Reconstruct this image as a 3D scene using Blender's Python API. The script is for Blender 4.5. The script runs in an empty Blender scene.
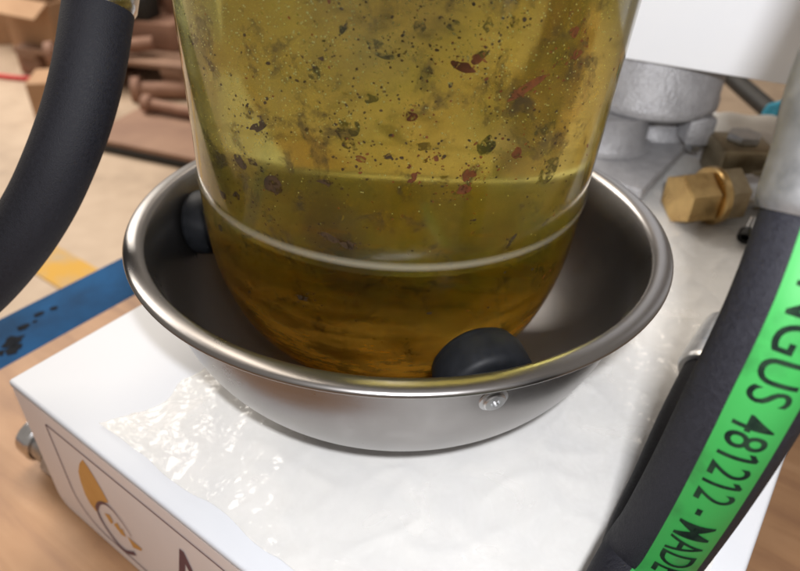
import bpy, bmesh, math, random
from mathutils import Vector, Matrix, noise
R = math.radians
random.seed(7)
scene = bpy.context.scene
col = scene.collection

# ---------------------------------------------------------------- camera, world, lights, exposure
cam = bpy.data.cameras.new('camera')
cam.sensor_fit = 'HORIZONTAL'; cam.sensor_width = 36.0
cam.lens = 30.38
cam.clip_start = 0.005; cam.clip_end = 60
cam.dof.use_dof = True
cam.dof.focus_distance = 0.235
cam.dof.aperture_fstop = 12.0
co = bpy.data.objects.new('camera', cam); col.objects.link(co)
c_r = Vector((0.9996219, 0.01615699, 0.02224867)); c_u = Vector((-0.02749639, 0.58738179, 0.80884274)); c_b = -Vector((0, 0.80914868, -0.58760396))
m = Matrix((c_r, c_u, c_b)).transposed().to_4x4(); m.translation = (0.0025, -0.2769, 0.2467)
co.matrix_world = m
scene.camera = co

scene.render.engine = 'CYCLES'
cy = scene.cycles
cy.use_denoising = True
cy.max_bounces = 16; cy.transmission_bounces = 14; cy.transparent_max_bounces = 24; cy.glossy_bounces = 6; cy.diffuse_bounces = 4
cy.caustics_refractive = True; cy.caustics_reflective = True
cy.blur_glossy = 0.6; cy.sample_clamp_indirect = 6.0
vs = scene.view_settings
vs.view_transform = 'Standard'; vs.look = 'None'; vs.exposure = 0.12; vs.gamma = 1.0; vs.use_curve_mapping = False

world = bpy.data.worlds.new('World'); scene.world = world; world.use_nodes = True
bg = world.node_tree.nodes['Background']
bg.inputs[0].default_value = (1.0, 0.90, 0.80, 1); bg.inputs[1].default_value = 0.30

def area(name, loc, target, size, power, color, size_y=None):
    l = bpy.data.lights.new(name, 'AREA'); l.energy = power; l.color = color
    l.shape = 'RECTANGLE'; l.size = size; l.size_y = size_y or size
    o = bpy.data.objects.new(name, l); col.objects.link(o); o.location = loc
    d = Vector(target) - Vector(loc); o.rotation_euler = d.to_track_quat('-Z', 'Y').to_euler()
    return o
fl_ = area('camera_flash', (0.019, -0.292, 0.300), (0.12, 0.15, 0.10), 0.016, 2.35, (0.97, 0.975, 1.0), 0.014)
area('hall_light', (-0.3, 1.3, 2.4), (0.0, 0.35, 0.0), 1.5, 47, (1.0, 0.88, 0.74))
area('door_light', (-3.0, 3.4, 2.4), (-1.3, 2.4, -0.85), 2.2, 190, (1.0, 0.93, 0.84))

# ---------------------------------------------------------------- helpers
def link(o, parent=None):
    col.objects.link(o)
    if parent is not None: o.parent = parent
    return o
def tag(o, label=None, cat=None, group=None, kind=None):
    if label: o['label'] = label
    if cat: o['category'] = cat
    if group: o['group'] = group
    if kind: o['kind'] = kind
    return o
def thing(name, loc, label, cat, rz=0.0, group=None):
    o = bpy.data.objects.new(name, None); o.empty_display_size = 0.02
    col.objects.link(o); o.location = loc; o.rotation_euler = (0, 0, rz)
    return tag(o, label, cat, group)
class MB:
    """collects verts / faces in local coordinates"""
    def __init__(s): s.v = []; s.f = []
    def add(s, vs_, fs_):
        n = len(s.v); s.v += [tuple(v) for v in vs_]; s.f += [tuple(i + n for i in f) for f in fs_]; return s
    def box(s, a, b):
        (x0, y0, z0), (x1, y1, z1) = a, b
        return s.add([(x0,y0,z0),(x1,y0,z0),(x1,y1,z0),(x0,y1,z0),(x0,y0,z1),(x1,y0,z1),(x1,y1,z1),(x0,y1,z1)],
                     [(0,3,2,1),(4,5,6,7),(0,1,5,4),(1,2,6,5),(2,3,7,6),(3,0,4,7)])
    def lathe(s, prof, n=64, closed=False, M=None):
        vs_ = []; fs_ = []; rings = []
        for r, z in prof:
            if r < 1e-6:
                rings.append([len(vs_)]); vs_.append((0, 0, z))
            else:
                st = len(vs_); rings.append(list(range(st, st + n)))
                vs_ += [(r*math.cos(2*math.pi*k/n), r*math.sin(2*math.pi*k/n), z) for k in range(n)]
        pairs = list(zip(rings, rings[1:]))
        if closed: pairs.append((rings[-1], rings[0]))
        for a, b in pairs:
            for k in range(n):
                k2 = (k + 1) % n
                if len(a) == 1 and len(b) == 1: continue
                if len(a) == 1: fs_.append((a[0], b[k2], b[k]))
                elif len(b) == 1: fs_.append((a[k], a[k2], b[0]))
                else: fs_.append((a[k], a[k2], b[k2], b[k]))
        if M is not None: vs_ = [M @ Vector(v) for v in vs_]
        return s.add(vs_, fs_)
    def build(s, name, mat, parent=None, smooth=True, bevel=0, seg=2, sharp=35, recalc=True):
        me = bpy.data.meshes.new(name); me.from_pydata(s.v, [], s.f)
        bm = bmesh.new(); bm.from_mesh(me)
        if recalc: bmesh.ops.recalc_face_normals(bm, faces=bm.faces)
        if bevel:
            es = [e for e in bm.edges if len(e.link_faces) == 2 and e.calc_face_angle(0) > R(30)]
            bmesh.ops.bevel(bm, geom=es, offset=bevel, segments=seg, profile=0.5, affect='EDGES', clamp_overlap=True)
        for f in bm.faces: f.smooth = smooth
        if smooth:
            for e in bm.edges:
                if len(e.link_faces) == 2 and e.calc_face_angle(0) > R(sharp): e.smooth = False
        bm.to_mesh(me); bm.free(); me.materials.append(mat)
        o = bpy.data.objects.new(name, me)
        return link(o, parent)
def axis_m(origin, direction, up=(0, 0, 1)):
    """matrix whose local z runs along direction"""
    z = Vector(direction).normalized(); u = Vector(up)
    if abs(z.dot(u)) > 0.98: u = Vector((1, 0, 0))
    x = u.cross(z).normalized(); y = z.cross(x)
    mm = Matrix((x, y, z)).transposed().to_4x4(); mm.translation = origin
    return mm
def crom(P, n=14):
    P = [Vector(q) for q in P]; P = [2*P[0]-P[1]] + P + [2*P[-1]-P[-2]]; o = []
    for i in range(1, len(P) - 2):
        a, b, c, d = P[i-1:i+3]
        for k in range(n):
            t = k / n
            o.append(0.5*((2*b)+(c-a)*t+(2*a-5*b+4*c-d)*t*t+(3*b-a-3*c+d)*t**3))
    o.append(P[-2]); return o
class Path:
    """smooth centre line with a frame whose zero angle faces `ref`"""
    def __init__(s, P, ref, n=14):
        s.p = crom(P, n); s.s = [0.0]
        for a, b in zip(s.p, s.p[1:]): s.s.append(s.s[-1] + (b - a).length)
        s.ref = Vector(ref).normalized(); s.L = s.s[-1]
    def at(s, d):
        d = max(0, min(s.L, d)); i = 0
        lo, hi = 0, len(s.s) - 2
        while lo < hi:
            mid = (lo + hi + 1)//2
            if s.s[mid] <= d: lo = mid
            else: hi = mid - 1
        i = lo; t = (d - s.s[i]) / max(1e-9, s.s[i+1] - s.s[i])
        pos = s.p[i].lerp(s.p[i+1], t)
        def tg(j):
            a = s.p[max(0, j-1)]; b = s.p[min(len(s.p)-1, j+1)]; return (b - a).normalized()
        tan = tg(i).lerp(tg(i+1), t).normalized()
        n0 = (s.ref - tan * s.ref.dot(tan)).normalized(); b0 = tan.cross(n0)
        return pos, tan, n0, b0
    def pt(s, d, ang, r):
        pos, tan, n0, b0 = s.at(d); return pos + (n0*math.cos(ang) + b0*math.sin(ang))*r
    def tube(s, mb, r, s0=0, s1=None, n=32, step=0.004, caps=True):
        s1 = s.L if s1 is None else s1; k = max(2, int((s1 - s0)/step)); vs_ = []; fs_ = []
        for i in range(k + 1):
            d = s0 + (s1 - s0)*i/k; rr = r(d) if callable(r) else r
            pos, tan, n0, b0 = s.at(d)
            vs_ += [pos + (n0*math.cos(2*math.pi*j/n) + b0*math.sin(2*math.pi*j/n))*rr for j in range(n)]
        for i in range(k):
            for j in range(n):
                j2 = (j+1) % n; fs_.append((i*n+j, i*n+j2, (i+1)*n+j2, (i+1)*n+j))
        if caps: fs_ += [tuple(reversed(range(n))), tuple(range(k*n, k*n+n))]
        return mb.add(vs_, fs_)
def text_geo(txt, fat=0.006):
    """flat outlines of a line of text as triangles, x along the line, y up (cap height about 0.7)"""
    cu = bpy.data.curves.new('lettering', 'FONT'); cu.body = txt; cu.resolution_u = 5; cu.offset = fat
    ob = bpy.data.objects.new('lettering', cu); col.objects.link(ob)
    bpy.context.view_layer.update()
    dg = bpy.context.evaluated_depsgraph_get(); me = bpy.data.meshes.new_from_object(ob.evaluated_get(dg))
    bm = bmesh.new(); bm.from_mesh(me)
    for k in range(1, 10):
        y = k*0.08 - 0.02
        bmesh.ops.bisect_plane(bm, geom=bm.verts[:] + bm.edges[:] + bm.faces[:], plane_co=(0, y, 0), plane_no=(0, 1, 0))
    xs = [v.co.x for v in bm.verts]; n = int((max(xs)-min(xs))/0.15)
    for k in range(1, n):
        bmesh.ops.bisect_plane(bm, geom=bm.verts[:] + bm.edges[:] + bm.faces[:], plane_co=(min(xs)+k*0.15, 0, 0), plane_no=(1, 0, 0))
    bm.verts.index_update()
    v = [tuple(q.co) for q in bm.verts]; f = [tuple(q.index for q in fc.verts) for fc in bm.faces]
    bm.free(); bpy.data.objects.remove(ob); bpy.data.curves.remove(cu); bpy.data.meshes.remove(me)
    return v, f

# ---------------------------------------------------------------- materials
def newmat(name):
    mt = bpy.data.materials.new(name); mt.use_nodes = True
    nt = mt.node_tree; nt.nodes.clear(); out = nt.nodes.new('ShaderNodeOutputMaterial')
    return mt, nt, out
def N(nt, typ, **kw):
    n = nt.nodes.new(typ)
    for k, v in kw.items():
        if k.startswith('i_'):
            key = k[2:].replace('_', ' ')
            n.inputs[int(key) if key.isdigit() else key].default_value = v
        else: setattr(n, k, v)
    return n
def ramp(nt, pts):
    r = nt.nodes.new('ShaderNodeValToRGB'); e = r.color_ramp.elements
    while len(e) < len(pts): e.new(0.5)
    for q, (p_, c_) in zip(e, pts): q.position = p_; q.color = c_ if len(c_) == 4 else (*c_, 1)
    return r
def pmat(name, c1, c2=None, scale=40.0, rough=0.5, rough2=None, metallic=0.0, bump=0.0, bscale=None, stretch=(1, 1, 1), detail=6, coat=0.0, spec=0.5, lo=0.35, hi=0.65, bdist=0.001):
    mt, nt, out = newmat(name)
    b = N(nt, 'ShaderNodeBsdfPrincipled'); L = nt.links.new
    b.inputs['Metallic'].default_value = metallic; b.inputs['Coat Weight'].default_value = coat; b.inputs['Specular IOR Level'].default_value = spec
    tc = N(nt, 'ShaderNodeTexCoord'); mp = N(nt, 'ShaderNodeMapping'); mp.inputs['Scale'].default_value = stretch
    L(tc.outputs['Object'], mp.inputs[0])
    nz = N(nt, 'ShaderNodeTexNoise'); nz.inputs['Scale'].default_value = scale; nz.inputs['Detail'].default_value = detail; nz.inputs['Roughness'].default_value = 0.6
    L(mp.outputs[0], nz.inputs['Vector'])
    rp = ramp(nt, [(lo, c1), (hi, c2 or c1)]); L(nz.outputs[0], rp.inputs[0]); L(rp.outputs[0], b.inputs['Base Color'])
    mr = N(nt, 'ShaderNodeMapRange'); mr.inputs[3].default_value = rough; mr.inputs[4].default_value = rough2 if rough2 is not None else rough
    mr.inputs[1].default_value = 0.3; mr.inputs[2].default_value = 0.7
    L(nz.outputs[0], mr.inputs[0]); L(mr.outputs[0], b.inputs['Roughness'])
    if bump:
        n2 = N(nt, 'ShaderNodeTexNoise'); n2.inputs['Scale'].default_value = bscale or scale*4; n2.inputs['Detail'].default_value = 4
        L(mp.outputs[0], n2.inputs['Vector'])
        bp = N(nt, 'ShaderNodeBump'); bp.inputs['Strength'].default_value = bump; bp.inputs['Distance'].default_value = bdist
        L(n2.outputs[0], bp.inputs['Height']); L(bp.outputs[0], b.inputs['Normal'])
    L(b.outputs[0], out.inputs[0]); mt['bsdf'] = b.name
    return mt
M = {}
M['white_paint'] = pmat('white_paint', (0.50, 0.515, 0.55), (0.53, 0.545, 0.575), 12, 0.45, 0.55, spec=0.22, bump=0.08, bscale=900, bdist=0.0003)
M['gloss_white'] = pmat('gloss_white', (0.84, 0.855, 0.89), (0.87, 0.88, 0.90), 8, 0.3, 0.4)
M['warm_bounce_white'] = pmat('warm_bounce_white', (0.72, 0.66, 0.645), (0.76, 0.70, 0.685), 9, 0.35, 0.5)  # cabinet white with warm bounce light from the bench put into its colour
M['steel'] = pmat('steel', (0.275, 0.262, 0.255), (0.30, 0.287, 0.28), 30, 0.27, 0.30, metallic=1.0)
M['chrome'] = pmat('chrome', (0.62, 0.62, 0.63), (0.72, 0.72, 0.73), 90, 0.14, 0.24, metallic=1.0)
M['zinc'] = pmat('zinc', (0.42, 0.43, 0.44), (0.58, 0.58, 0.58), 120, 0.25, 0.42, metallic=1.0)
M['ferrule'] = pmat('ferrule', (0.24, 0.245, 0.25), (0.32, 0.32, 0.325), 160, 0.38, 0.5, metallic=0.85, bump=0.1, bscale=600, bdist=0.0002)
M['brass'] = pmat('brass', (0.50, 0.33, 0.14), (0.66, 0.46, 0.20), 90, 0.25, 0.4, metallic=1.0)
M['dull_brass'] = pmat('dull_brass', (0.30, 0.24, 0.15), (0.42, 0.35, 0.23), 90, 0.35, 0.5, metallic=0.9)
M['rubber'] = pmat('rubber', (0.0045, 0.005, 0.006), (0.007, 0.0075, 0.009), 220, 0.5, 0.58, spec=0.12, bump=0.05, bscale=1500, bdist=0.0002)
M['hose_rubber'] = pmat('hose_rubber', (0.006, 0.006, 0.009), (0.010, 0.010, 0.014), 700, 0.55, 0.75, spec=0.26, bump=0.5, bscale=2100, bdist=0.0006)
M['cast'] = pmat('cast', (0.31, 0.305, 0.315), (0.40, 0.395, 0.405), 70, 0.35, 0.5, metallic=0.25, bump=0.9, bscale=420, bdist=0.0012)
M['dark_metal'] = pmat('dark_metal', (0.014, 0.014, 0.014), (0.026, 0.025, 0.024), 90, 0.55, spec=0.3)
M['blue_paint'] = pmat('blue_paint', (0.014, 0.048, 0.115), (0.018, 0.080, 0.20), 22, 0.8, 0.9, spec=0.08, bump=0.1, bscale=300)
M['grime'] = pmat('grime', (0.008, 0.010, 0.014), (0.014, 0.016, 0.02), 90, 0.9, spec=0.08)
M['card'] = pmat('card', (0.36, 0.21, 0.115), (0.44, 0.27, 0.155), 6, 0.85)
M['card_dark'] = pmat('card_dark', (0.22, 0.125, 0.085), (0.30, 0.18, 0.12), 5, 0.8)
M['rust'] = pmat('rust', (0.20, 0.10, 0.065), (0.30, 0.165, 0.11), 9, 0.75)
M['paper'] = pmat('paper', (0.78, 0.76, 0.70), (0.84, 0.82, 0.78), 20, 0.8)
M['green_print'] = pmat('green_print', (0.10, 0.35, 0.16), None, 20, 0.7)
M['green_stripe'] = pmat('green_stripe', (0.012, 0.105, 0.022), (0.017, 0.165, 0.032), 45, 0.42, 0.6, lo=0.30, hi=0.45, bump=0.1, bscale=1500, bdist=0.0002)
M['ink'] = pmat('ink', (0.003, 0.006, 0.005), (0.010, 0.022, 0.012), 160, 0.9, spec=0.06)
M['plum_ink'] = pmat('plum_ink', (0.085, 0.035, 0.06), (0.12, 0.05, 0.07), 200, 0.5)
M['amber_ink'] = pmat('amber_ink', (0.55, 0.27, 0.055), (0.62, 0.33, 0.08), 60, 0.45)
M['red_cable'] = pmat('red_cable', (0.6, 0.03, 0.03), None, 20, 0.5)
M['cyan_cloth'] = pmat('cyan_cloth', (0.03, 0.28, 0.42), None, 20, 0.8)
M['orange_cloth'] = pmat('orange_cloth', (0.6, 0.2, 0.06), None, 20, 0.8)
M['yellow_line'] = pmat('yellow_line', (0.60, 0.34, 0.05), (0.46, 0.34, 0.20), 9, 0.8, lo=0.40, hi=0.58)
M['flake_dark'] = pmat('flake_dark', (0.035, 0.022, 0.012), (0.07, 0.042, 0.022), 400, 0.6)
M['flake_red'] = pmat('flake_red', (0.15, 0.042, 0.010), (0.26, 0.075, 0.016), 400, 0.6)
M['flake_grey'] = pmat('flake_grey', (0.10, 0.10, 0.085), (0.17, 0.16, 0.12), 400, 0.7)
M['bubble'] = pmat('bubble', (0.58, 0.62, 0.30), None, 10, 0.25)

def ragged(name, scale=520, lo=0.40, hi=0.47):
    """crumbly: the flake is broken through where its noise runs low"""
    mt = M[name]; nt = mt.node_tree; L = nt.links.new; out = [n for n in nt.nodes if n.type == 'OUTPUT_MATERIAL'][0]; b = [n for n in nt.nodes if n.type == 'BSDF_PRINCIPLED'][0]
    tc = [n for n in nt.nodes if n.type == 'TEX_COORD'][0]
    nz = N(nt, 'ShaderNodeTexNoise'); nz.inputs['Scale'].default_value = scale; nz.inputs['Detail'].default_value = 4; L(tc.outputs['Object'], nz.inputs['Vector'])
    mr = N(nt, 'ShaderNodeMapRange'); mr.inputs[1].default_value = lo; mr.inputs[2].default_value = hi; L(nz.outputs[0], mr.inputs[0])
    t = N(nt, 'ShaderNodeBsdfTransparent'); m_ = N(nt, 'ShaderNodeMixShader'); L(mr.outputs[0], m_.inputs[0]); L(t.outputs[0], m_.inputs[1]); L(b.outputs[0], m_.inputs[2]); L(m_.outputs[0], out.inputs[0])
ragged('flake_dark'); ragged('flake_red', 620, 0.38, 0.44); ragged('flake_grey', 420, 0.42, 0.60)
def concrete():
    mt, nt, out = newmat('concrete'); L = nt.links.new
    b = N(nt, 'ShaderNodeBsdfPrincipled'); b.inputs['Roughness'].default_value = 0.6
    tc = N(nt, 'ShaderNodeTexCoord')
    a = N(nt, 'ShaderNodeTexNoise'); a.inputs['Scale'].default_value = 1.6; a.inputs['Detail'].default_value = 8
    c = N(nt, 'ShaderNodeTexNoise'); c.inputs['Scale'].default_value = 14; c.inputs['Detail'].default_value = 6
    L(tc.outputs['Object'], a.inputs['Vector']); L(tc.outputs['Object'], c.inputs['Vector'])
    mx = N(nt, 'ShaderNodeMath', operation='ADD'); L(a.outputs[0], mx.inputs[0])
    m2 = N(nt, 'ShaderNodeMath', operation='MULTIPLY'); m2.inputs[1].default_value = 0.45; L(c.outputs[0], m2.inputs[0]); L(m2.outputs[0], mx.inputs[1])
    r = ramp(nt, [(0.45, (0.28, 0.20, 0.14)), (0.75, (0.44, 0.33, 0.235)), (1.0, (0.53, 0.41, 0.30))]); L(mx.outputs[0], r.inputs[0]); L(r.outputs[0], b.inputs['Base Color'])
    L(b.outputs[0], out.inputs[0]); return mt
M['concrete'] = concrete()
def wood():
    mt, nt, out = newmat('plywood'); L = nt.links.new
    b = N(nt, 'ShaderNodeBsdfPrincipled'); b.inputs['Roughness'].default_value = 0.6
    tc = N(nt, 'ShaderNodeTexCoord'); mp = N(nt, 'ShaderNodeMapping'); mp.inputs['Scale'].default_value = (3, 22, 8); mp.inputs['Rotation'].default_value = (0, 0, R(8))
    L(tc.outputs['Object'], mp.inputs[0])
    a = N(nt, 'ShaderNodeTexNoise'); a.inputs['Scale'].default_value = 3; a.inputs['Detail'].default_value = 8; a.inputs['Distortion'].default_value = 0.8
    L(mp.outputs[0], a.inputs['Vector'])
    n2 = N(nt, 'ShaderNodeTexNoise'); n2.inputs['Scale'].default_value = 14; n2.inputs['Detail'].default_value = 6; L(tc.outputs['Object'], n2.inputs['Vector'])
    r = ramp(nt, [(0.3, (0.27, 0.14, 0.07)), (0.5, (0.34, 0.185, 0.09)), (0.72, (0.40, 0.23, 0.12))]); L(a.outputs[0], r.inputs[0])
    r2 = ramp(nt, [(0.3, (0.6, 0.55, 0.5)), (0.6, (1, 1, 1))]); L(n2.outputs[0], r2.inputs[0])
    mx = N(nt, 'ShaderNodeMix', data_type='RGBA', blend_type='MULTIPLY'); mx.inputs[0].default_value = 0.7
    L(r.outputs[0], mx.inputs[6]); L(r2.outputs[0], mx.inputs[7]); L(mx.outputs[2], b.inputs['Base Color'])
    bp = N(nt, 'ShaderNodeBump'); bp.inputs['Strength'].default_value = 0.15; bp.inputs['Distance'].default_value = 0.002; L(a.outputs[0], bp.inputs['Height']); L(bp.outputs[0], b.inputs['Normal'])
    L(b.outputs[0], out.inputs[0]); return mt
M['plywood'] = wood()
def film():
    mt, nt, out = newmat('plastic_film'); L = nt.links.new
    tr = N(nt, 'ShaderNodeBsdfTransparent'); tr.inputs[0].default_value = (1.0, 0.985, 0.955, 1)
    gl = N(nt, 'ShaderNodeBsdfGlossy'); gl.inputs['Roughness'].default_value = 0.16
    df = N(nt, 'ShaderNodeBsdfDiffuse'); df.inputs[0].default_value = (0.97, 0.94, 0.885, 1)
    tc = N(nt, 'ShaderNodeTexCoord')
    nz = N(nt, 'ShaderNodeTexNoise'); nz.inputs['Scale'].default_value = 40; nz.inputs['Detail'].default_value = 4; nz.inputs['Distortion'].default_value = 0.6
    L(tc.outputs['Object'], nz.inputs['Vector'])
    ad = N(nt, 'ShaderNodeMixRGB'); ad.blend_type = 'ADD'; ad.inputs[0].default_value = 0.02
    L(tc.outputs['Object'], ad.inputs[1]); L(nz.outputs[1], ad.inputs[2])
    vo = N(nt, 'ShaderNodeTexVoronoi'); vo.feature = 'F1'; vo.inputs['Scale'].default_value = 150; L(ad.outputs[0], vo.inputs['Vector'])
    v2 = N(nt, 'ShaderNodeTexVoronoi'); v2.feature = 'F1'; v2.inputs['Scale'].default_value = 32; L(ad.outputs[0], v2.inputs['Vector'])
    sm = N(nt, 'ShaderNodeMath', operation='MULTIPLY_ADD'); sm.inputs[1].default_value = 2.0; L(v2.outputs['Distance'], sm.inputs[0]); L(vo.outputs['Distance'], sm.inputs[2])
    bp = N(nt, 'ShaderNodeBump'); bp.inputs['Strength'].default_value = 0.4; bp.inputs['Distance'].default_value = 0.004; L(sm.outputs[0], bp.inputs['Height'])
    L(bp.outputs[0], gl.inputs['Normal'])
    mr = N(nt, 'ShaderNodeMapRange'); mr.inputs[1].default_value = 0.3; mr.inputs[2].default_value = 0.7; mr.inputs[3].default_value = 0.12; mr.inputs[4].default_value = 0.30; L(nz.outputs[0], mr.inputs[0])
    m1 = N(nt, 'ShaderNodeMixShader'); L(mr.outputs[0], m1.inputs[0]); L(tr.outputs[0], m1.inputs[1]); L(df.outputs[0], m1.inputs[2])
    m2 = N(nt, 'ShaderNodeMixShader'); m2.inputs[0].default_value = 0.04; L(m1.outputs[0], m2.inputs[1]); L(gl.outputs[0], m2.inputs[2])
    L(m2.outputs[0], out.inputs[0]); return mt
M['film'] = film()
def clear_glass():
    mt, nt, out = newmat('clear_acrylic'); L = nt.links.new
    g = N(nt, 'ShaderNodeBsdfGlass'); g.inputs['IOR'].default_value = 1.52; g.inputs['Roughness'].default_value = 0.10; g.inputs[0].default_value = (0.99, 0.985, 0.965, 1)
    L(g.outputs[0], out.inputs[0]); return mt
M['acrylic'] = clear_glass()
def seam():
    """frosted joint, densest along its middle"""
    mt, nt, out = newmat('frosted_seam'); L = nt.links.new
    t = N(nt, 'ShaderNodeBsdfTransparent'); b = N(nt, 'ShaderNodeBsdfPrincipled'); b.inputs['Base Color'].default_value = (0.30, 0.27, 0.20, 1); b.inputs['Roughness'].default_value = 0.3
    tc = N(nt, 'ShaderNodeTexCoord'); sp = N(nt, 'ShaderNodeSeparateXYZ'); L(tc.outputs['Object'], sp.inputs[0])
    ab = N(nt, 'ShaderNodeMath', operation='ABSOLUTE'); L(sp.outputs[2], ab.inputs[0])
    mr = N(nt, 'ShaderNodeMapRange'); mr.inputs[1].default_value = 0.0002; mr.inputs[2].default_value = 0.0021; mr.inputs[3].default_value = 0.20; mr.inputs[4].default_value = 0.0; L(ab.outputs[0], mr.inputs[0])
    m_ = N(nt, 'ShaderNodeMixShader'); L(mr.outputs[0], m_.inputs[0]); L(t.outputs[0], m_.inputs[1]); L(b.outputs[0], m_.inputs[2]); L(m_.outputs[0], out.inputs[0]); return mt
M['seam'] = seam()
def oil():
    """index-matched to the wall: no bending at its skin, only patchy residue there and absorption within"""
    mt, nt, out = newmat('dirty_oil'); L = nt.links.new
    t = N(nt, 'ShaderNodeBsdfTransparent')
    d = N(nt, 'ShaderNodeBsdfDiffuse'); tl = N(nt, 'ShaderNodeBsdfTranslucent')
    tc = N(nt, 'ShaderNodeTexCoord')
    nz = N(nt, 'ShaderNodeTexNoise'); nz.inputs['Scale'].default_value = 26; nz.inputs['Detail'].default_value = 9; nz.inputs['Roughness'].default_value = 0.68; L(tc.outputs['Object'], nz.inputs['Vector'])
    n2 = N(nt, 'ShaderNodeTexNoise'); n2.inputs['Scale'].default_value = 30; n2.inputs['Detail'].default_value = 8; L(tc.outputs['Object'], n2.inputs['Vector'])
    cr_ = ramp(nt, [(0.36, (0.20, 0.215, 0.10)), (0.48, (0.44, 0.395, 0.06)), (0.64, (0.62, 0.42, 0.045))]); L(n2.outputs[0], cr_.inputs[0])
    L(cr_.outputs[0], d.inputs[0]); L(cr_.outputs[0], tl.inputs[0])
    m0 = N(nt, 'ShaderNodeMixShader'); m0.inputs[0].default_value = 0.45; L(d.outputs[0], m0.inputs[1]); L(tl.outputs[0], m0.inputs[2])
    mr = N(nt, 'ShaderNodeMapRange'); mr.inputs[1].default_value = 0.40; mr.inputs[2].default_value = 0.72; mr.inputs[3].default_value = OIL_LO; mr.inputs[4].default_value = OIL_HI; L(nz.outputs[0], mr.inputs[0])
    m1 = N(nt, 'ShaderNodeMixShader'); L(mr.outputs[0], m1.inputs[0]); L(t.outputs[0], m1.inputs[1]); L(m0.outputs[0], m1.inputs[2])
    n3 = N(nt, 'ShaderNodeTexNoise'); n3.inputs['Scale'].default_value = 62; n3.inputs['Detail'].default_value = 10; n3.inputs['Roughness'].default_value = 0.72; n3.inputs['Distortion'].default_value = 0.4; L(tc.outputs['Object'], n3.inputs['Vector'])
    r3 = N(nt, 'ShaderNodeMapRange'); r3.inputs[1].default_value = 0.535; r3.inputs[2].default_value = 0.64; r3.inputs[3].default_value = 0.0; r3.inputs[4].default_value = 0.72; L(n3.outputs[0], r3.inputs[0])
    dk = N(nt, 'ShaderNodeBsdfDiffuse'); dk.inputs[0].default_value = (0.05, 0.042, 0.032, 1)
    m3 = N(nt, 'ShaderNodeMixShader'); L(r3.outputs[0], m3.inputs[0]); L(m1.outputs[0], m3.inputs[1]); L(dk.outputs[0], m3.inputs[2])
    L(m3.outputs[0], out.inputs['Surface'])
    a = N(nt, 'ShaderNodeVolumeAbsorption'); a.inputs['Color'].default_value = OIL_COL; a.inputs['Density'].default_value = OIL_DEN
    L(a.outputs[0], out.inputs['Volume']); return mt
OIL_LO, OIL_HI = 0.22, 0.56
OIL_COL = (0.85, 0.805, 0.0, 1); OIL_DEN = 9.5
M['oil'] = oil()
def amber_glow():  # amber of light passing through deep oil, painted as colour, stronger downward
    mt, nt, out = newmat('painted_amber_glow'); L = nt.links.new
    t = N(nt, 'ShaderNodeBsdfTransparent'); t.inputs[0].default_value = (1.0, 0.80, 0.42, 1)
    tl = N(nt, 'ShaderNodeBsdfTranslucent'); d = N(nt, 'ShaderNodeBsdfDiffuse')
    tc = N(nt, 'ShaderNodeTexCoord'); nz = N(nt, 'ShaderNodeTexNoise'); nz.inputs['Scale'].default_value = 70; nz.inputs['Detail'].default_value = 8; nz.inputs['Roughness'].default_value = 0.7
    mp = N(nt, 'ShaderNodeMapping'); mp.inputs['Scale'].default_value = (0.6, 0.6, 2.2); L(tc.outputs['Object'], mp.inputs[0]); L(mp.outputs[0], nz.inputs['Vector'])
    cr_ = ramp(nt, [(0.34, (0.16, 0.075, 0.018)), (0.54, (0.85, 0.42, 0.05))]); L(nz.outputs[0], cr_.inputs[0]); L(cr_.outputs[0], tl.inputs[0]); L(cr_.outputs[0], d.inputs[0])
    m0 = N(nt, 'ShaderNodeMixShader'); m0.inputs[0].default_value = 0.5; L(d.outputs[0], m0.inputs[1]); L(tl.outputs[0], m0.inputs[2])
    mr = N(nt, 'ShaderNodeMapRange'); mr.inputs[1].default_value = 0.35; mr.inputs[2].default_value = 0.65; mr.inputs[3].default_value = 0.05; mr.inputs[4].default_value = 0.80; L(nz.outputs[0], mr.inputs[0])
    sp = N(nt, 'ShaderNodeSeparateXYZ'); L(tc.outputs['Object'], sp.inputs[0])
    zr = N(nt, 'ShaderNodeMapRange'); zr.inputs[1].default_value = -0.012; zr.inputs[2].default_value = -0.065; zr.inputs[3].default_value = 0.0; zr.inputs[4].default_value = 1.0; L(sp.outputs[2], zr.inputs[0])
    al = N(nt, 'ShaderNodeMath', operation='MULTIPLY'); L(mr.outputs[0], al.inputs[0]); L(zr.outputs[0], al.inputs[1])
    tm = N(nt, 'ShaderNodeMix', data_type='RGBA'); tm.inputs[6].default_value = (1, 1, 1, 1); tm.inputs[7].default_value = (1.0, 0.78, 0.42, 1); L(zr.outputs[0], tm.inputs[0]); L(tm.outputs[2], t.inputs[0])
    m1 = N(nt, 'ShaderNodeMixShader'); L(al.outputs[0], m1.inputs[0]); L(t.outputs[0], m1.inputs[1]); L(m0.outputs[0], m1.inputs[2]); L(m1.outputs[0], out.inputs[0]); return mt
M['amber_glow'] = amber_glow()

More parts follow.
